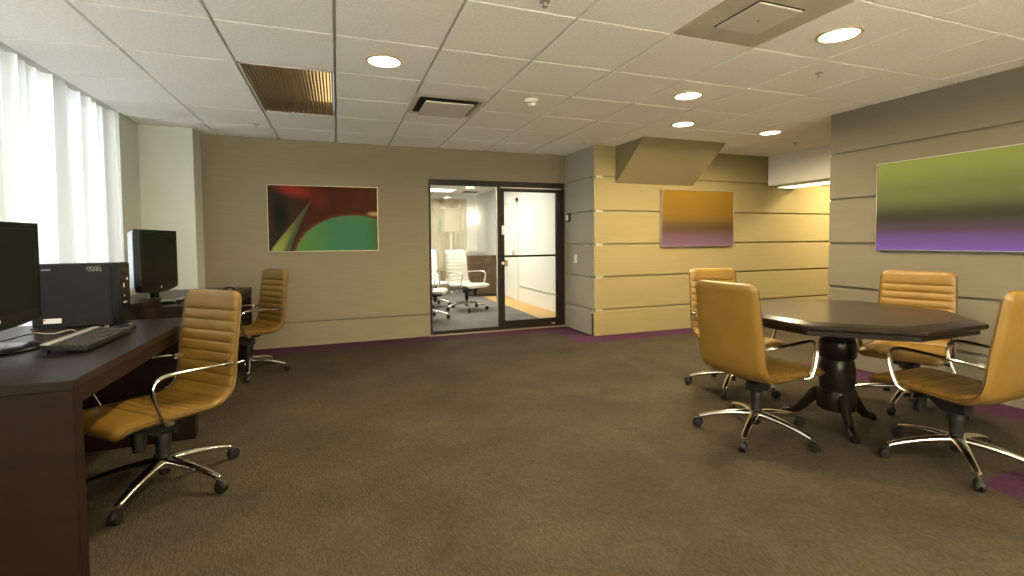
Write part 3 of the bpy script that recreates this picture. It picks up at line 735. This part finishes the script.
# ------------------------------------------------------------------ octagonal table
TH_ = .740
t = thing('octagonal_table', 'dark octagonal pedestal table with four tan chairs', 'table', (2.995, 2.15, 0), R(1))
def octo(ap): 
    rr = ap / math.cos(PI / 8); return [(rr * math.cos(PI / 8 + k * PI / 4), rr * math.sin(PI / 8 + k * PI / 4)) for k in range(8)]
def octstack(levels):
    b = MB(); rings = [[b.bm.verts.new((x, y, z)) for x, y in octo(ap)] for ap, z in levels]
    for A, Bb in zip(rings, rings[1:]):
        for k in range(8): b.bm.faces.new((A[k], A[(k + 1) % 8], Bb[(k + 1) % 8], Bb[k]))
    b.bm.faces.new(rings[0][::-1]); b.bm.faces.new(rings[-1]); return b
octstack([(0.618, TH_ - .034), (0.632, TH_ - .028), (0.636, TH_ - .020), (0.636, TH_ - .010), (0.632, TH_ - .003), (0.624, TH_)]).build('tabletop', K['tabletop'], t, sharp=25)
octstack([(.590, TH_ - .066), (.606, TH_ - .060), (.606, TH_ - .034)]).build('apron', K['espresso'], t, sharp=25)
octstack([(.510, TH_ - .0005), (.513, TH_ + .0006)]).build('inlay_panel', K['tabletop'], t, sharp=25)
MB().lathe([(.100, .105), (.110, .115), (.110, .225), (.106, .235), (.098, .242), (.098, .250), (.101, .28), (.102, .32), (.100, .37), (.094, .41), (.089, .425), (.089, .432), (.101, .445), (.105, .455), (.105, .535), (.101, .548), (.092, .556), (.096, .566), (.096, .574), (.090, .580), (.095, .588), (.095, .596), (.088, .602), (.092, .612), (.092, .64), (.12, .655), (.12, .676)], 40, (.025, .012, 0)).build('pedestal', K['espresso'], t, sharp=28)
def foot(ang):
    b = MB(); P = bez([(.07, 0, .19), (.115, 0, .185), (.165, 0, .125), (.23, 0, .050), (.295, 0, .026)], 6)
    n = len(P); b.tube(P, [.030 - .008 * k / (n - 1) for k in range(n)], 12, True, [.042 - .018 * k / (n - 1) for k in range(n)], (0, 0, 1))
    b.lathe([(.020, .0), (.026, .006), (.026, .028), (.018, .036)], 16, (.30, 0, 0))
    bmesh.ops.rotate(b.bm, verts=b.bm.verts, cent=(0, 0, 0), matrix=Matrix.Rotation(R(ang), 3, 'Z')); bmesh.ops.translate(b.bm, verts=b.bm.verts, vec=(.025, .012, 0)); return b
for k in range(3): foot(233 + 120 * k).build('foot', K['espresso'], t)

# ------------------------------------------------------------------ desks
DX0, DX1, DZ = -1.74, -.846, .750
def desk(y0, y1, label):
    t = thing('desk', label, 'desk', ((DX0 + DX1) / 2, (y0 + y1) / 2, 0), 0, 'dark wood desks along the window')
    hx, hy = (DX1 - DX0) / 2, (y1 - y0) / 2
    MB().box(-hx, hx, -hy, hy, DZ - .032, DZ, .003).build('desktop', K['woodtop'], t)
    for s in (-1, 1): MB().box(-hx + .004, hx - .004, s * hy - s * .004, s * hy - s * .062, 0, DZ - .032, .003).build('side_panel', K['wood'], t)
    MB().box(hx - .035, hx - .006, -hy + .062, hy - .062, DZ - .092, DZ - .032, .002).build('front_rail', K['wood'], t)
    MB().box(-hx + .12, -hx + .145, -hy + .062, hy - .062, .12, DZ - .032, .002).build('modesty_panel', K['wood'], t)
    return t
desk(2.01, 3.475, 'near dark wood desk carrying the computer tower and keyboard')
desk(4.10, 5.60, 'far dark wood desk near the corner column')
# cabinet between the desks
t = thing('cabinet', 'small dark cabinet standing between the two desks', 'cabinet', (-1.39, 3.885, 0))
MB().box(-.21, .19, -.17, .17, .05, .80, .004).build('body', K['wood'], t)
MB().box(-.22, .20, -.18, .18, .80, .825, .004).build('cabinet_top', K['woodtop'], t)
MB().box(-.20, .17, -.16, .16, 0, .05).build('plinth', K['dark'], t)
for y0, y1, ky in ((-.168, -.004, -.03), (.004, .168, .03)):
    d = MB().box(.19, .204, y0, y1, .06, .79, .002).build('door', K['wood'], t)
    MB().box(.204, .212, ky - .006, ky + .006, .70, .75, .002).build('handle', K['chrome'], d)

# ------------------------------------------------------------------ computers
def monitor(loc, rz, label):
    """front faces local +X; width along Y"""
    t = thing('monitor', label, 'monitor', loc, rz, 'black flat monitors on the desks')
    w, z0, z1 = .288, .078, .562
    pts = [(-w, z1), (w, z1), (w, z0 + .035)] + [(w - 2 * w * k / 16, z0 + .035 - .028 * math.sin(PI * k / 16) ** .7) for k in range(1, 16)] + [(-w, z0 + .035)]
    b = MB(); b.prism(pts, -.028, .012, 'x'); bmesh.ops.bevel(b.bm, geom=[e for e in b.bm.edges if e.calc_face_angle(0) > 1.2], offset=.005, segments=2, affect='EDGES'); b.build('bezel', K['blackgloss'], t, sharp=30)
    MB().box(.0115, .0135, -w + .028, w - .028, z0 + .07, z1 - .028, .0008, 1).build('screen', K['screen'], t)
    MB().box(-.075, -.027, -w + .012, w - .012, z0 + .05, z1 - .012, .012, 3).build('back_housing', K['housing'], t)
    MB().lathe([(.0005, .0125), (.008, .0135), (.008, .0125)], 14, (.001, 0, z0 + .048), 'x', caps=False).build('badge', K['mark'], t)
    MB().box(-.05, -.02, -.045, .045, .010, z0 + .06, .006).build('neck', K['blackgloss'], t)
    MB().lathe([(.001, .0), (.17, .0), (.175, .006), (.16, .013), (.04, .020), (.001, .020)], 40, (-.03, 0, 0), caps=False).build('stand_base', K['blackgloss'], t)
    return t
monitor((-1.395, 2.695, DZ), R(-3), 'black monitor cut by the left photo edge, on the near desk')
monitor((-1.298, 4.395, DZ), R(-7), 'black monitor before the corner column, on the far desk')
# tower
t = thing('computer_tower', 'charcoal desktop computer tower with pale labels on the near desk', 'computer', (-1.362, 3.372, DZ), R(3))
MB().box(-.19, .155, -.085, .085, .008, .352, .004).build('case', K['pc'], t)
MB().box(.155, .196, -.087, .087, .004, .354, .008).build('front_bezel', K['blackgloss'], t)
for x in (-.16, .12):
    for y in (-.06, .06): MB().lathe([(.012, 0), (.012, .01)], 12, (x, y, 0)).build('rubber_foot', K['black'], t)
b = MB(); b.box(-.142, -.066, -.0866, -.0848, .030, .056); b.build('sticker', K['paper'], t)
b = MB(); b.box(-.140, -.133, -.0872, -.0864, .044, .054); b.build('sticker_mark', K['red'], t)
b = MB(); b.lathe([(.0005, -.0858), (.007, -.0858)], 14, (-.158, 0, .322), 'y', caps=False)
for k in range(5): b.box(-.142 + k * .008, -.137 + k * .008, -.0858, -.0850, .318, .325)
b.build('maker_mark', K['mark'], t)
b = MB()
for k in range(4):
    x = .058 + k * .016
    b.tube([(x + .007 * math.cos(q * PI / 4), -.0852, .326 + .008 * math.sin(q * PI / 4)) for q in range(8)], .0011, 5, closed=True)
for k in range(4): b.box(.060 + k * .016, .070 + k * .016, -.0858, -.0850, .310, .313)
b.build('model_mark', K['mark'], t)
b = MB(); b.box(.1955, .1968, -.03, -.012, .21, .232); b.box(.1955, .1968, -.026, -.012, .155, .166); b.build('bezel_mark', K['mark'], t)
for z in (.335, .30): MB().box(.1955, .1975, -.07, .07, z - .018, z - .004, .001, 1).build('drive_bay', K['pc'], t)
for k in range(2): MB().box(.1955, .198, -.035 + k * .03, -.018 + k * .03, .120, .128).build('usb_port', K['mark'], t)
MB().lathe([(.001, .1985), (.010, .1985), (.011, .1955)], 16, (0, .04, .255), 'x', caps=False).build('power_button', K['chrome'], t)
# keyboards
def keyboard(loc, rz, label):
    """long side along Y, typing side +X"""
    t = thing('keyboard', label, 'keyboard', loc, rz, 'computer keyboards on the desks')
    tilt = Matrix.Rotation(R(7), 4, 'Y')
    b = MB(); b.box(-.085, .08, -.235, .235, .006, .024, .005); bmesh.ops.rotate(b.bm, verts=b.bm.verts, cent=(.08, 0, .0), matrix=tilt.to_3x3()); b.build('case', K['black'], t)
    b = MB(); b.box(-.085, -.058, -.233, .233, .0245, .0275, .001, 1); bmesh.ops.rotate(b.bm, verts=b.bm.verts, cent=(.08, 0, .0), matrix=tilt.to_3x3()); b.build('top_strip', K['kbsilver'], t)
    b = MB()
    for r_ in range(6):
        x = -.046 + r_ * .0205 + (0 if r_ else -.004); y = -.224
        widths = [.0165] * 23 if r_ < 5 else [.022, .018, .022, .115, .022, .018, .022, .0165, .0165, .0165, .036, .0165]
        for w in widths:
            if y + w > .226: break
            b.box(x, x + .0165, y, y + w - .002, .024, .0305, .0015, 1); y += w + .0027
    bmesh.ops.rotate(b.bm, verts=b.bm.verts, cent=(.08, 0, .0), matrix=tilt.to_3x3()); o = b.build('keys', K['key'], t); o['kind'] = 'stuff'
    for y in (-.20, .20): MB().box(-.075, -.065, y - .012, y + .012, 0, .026, .001, 1).build('foldout_foot', K['black'], t)
    return t
keyboard((-1.08, 2.735, DZ), 0, 'dark keyboard with a grey top strip on the near desk')
keyboard((-1.04, 4.42, DZ), R(-5), 'dark keyboard on the far desk below its monitor')
# mouse
def mouse(loc, rz, label, group):
    t = thing('computer_mouse', label, 'mouse', loc, rz, group)
    b = MB(); b.grid(lambda u, v: ((.055 * math.cos(2 * PI * u)) * math.cos(PI / 2 * v) ** .6, .031 * math.sin(2 * PI * u) * math.cos(PI / 2 * v) ** .6, .004 + .030 * math.sin(PI / 2 * v)), 28, 10)
    bmesh.ops.remove_doubles(b.bm, verts=b.bm.verts, dist=.0003); b.build('shell', K['blackgloss'], t)
    MB().lathe([(.052, 0), (.054, .005)], 24).build('underside', K['black'], t).scale = (1, .56, 1)
    MB().lathe([(.008, -.003), (.008, .003)], 14, (.028, 0, .028), 'y').build('scroll_wheel', K['mark'], t)
mouse((-1.08, 3.09, DZ), R(10), 'black computer mouse beside the keyboard on the near desk', 'computer mice')
mouse((-1.0, 5.30, DZ), R(10), 'black computer mouse on the far end of the far desk', 'computer mice')
# cables
P = bez([(-1.40, 2.98, DZ + .03), (-1.35, 3.03, DZ + .012), (-1.30, 3.08, DZ + .02), (-1.27, 3.07, DZ + .008), (-1.225, 3.02, DZ + .008), (-1.20, 2.94, DZ + .010)], 8)
tag(MB().tube(P, .0013, 8).build('pale_cable', K['cable']), 'thin pale cable looping on the near desk between monitor and keyboard', 'cable')
P = bez([(-1.50, 2.92, DZ + .004), (-1.42, 3.02, DZ + .02), (-1.36, 3.12, DZ + .004), (-1.40, 3.26, DZ + .004), (-1.56, 3.29, DZ + .004)], 8)
tag(MB().tube(P, .0032, 8).build('black_cable', K['black']), 'thin black cable running behind the near monitor to the tower', 'cable')
P = bez([(-1.155, 3.13, DZ + .012), (-1.19, 3.10, DZ + .004), (-1.215, 3.15, DZ + .004), (-1.20, 3.24, DZ + .004), (-1.24, 3.30, DZ + .004)], 8)
tag(MB().tube(P, .0022, 8).build('mouse_cable', K['cable']), 'thin pale cable trailing from the mouse on the near desk', 'cable')
# tilted device on cabinet
t = thing('desk_telephone', 'small dark tilted device on the cabinet between the desks', 'telephone', (-1.46, 3.86, .825), R(-20))
b = MB(); b.prism([(-.07, 0), (.07, 0), (.07, .012), (-.06, .085), (-.07, .085)], -.07, .07, 'y'); b.build('body', K['black'], t)
MB().tube(bez([(.055, -.055, .045), (.0, -.06, .075), (-.06, -.055, .11)], 8), [.013] + [.010] * 15 + [.013], 10).build('handset', K['blackgloss'], t)
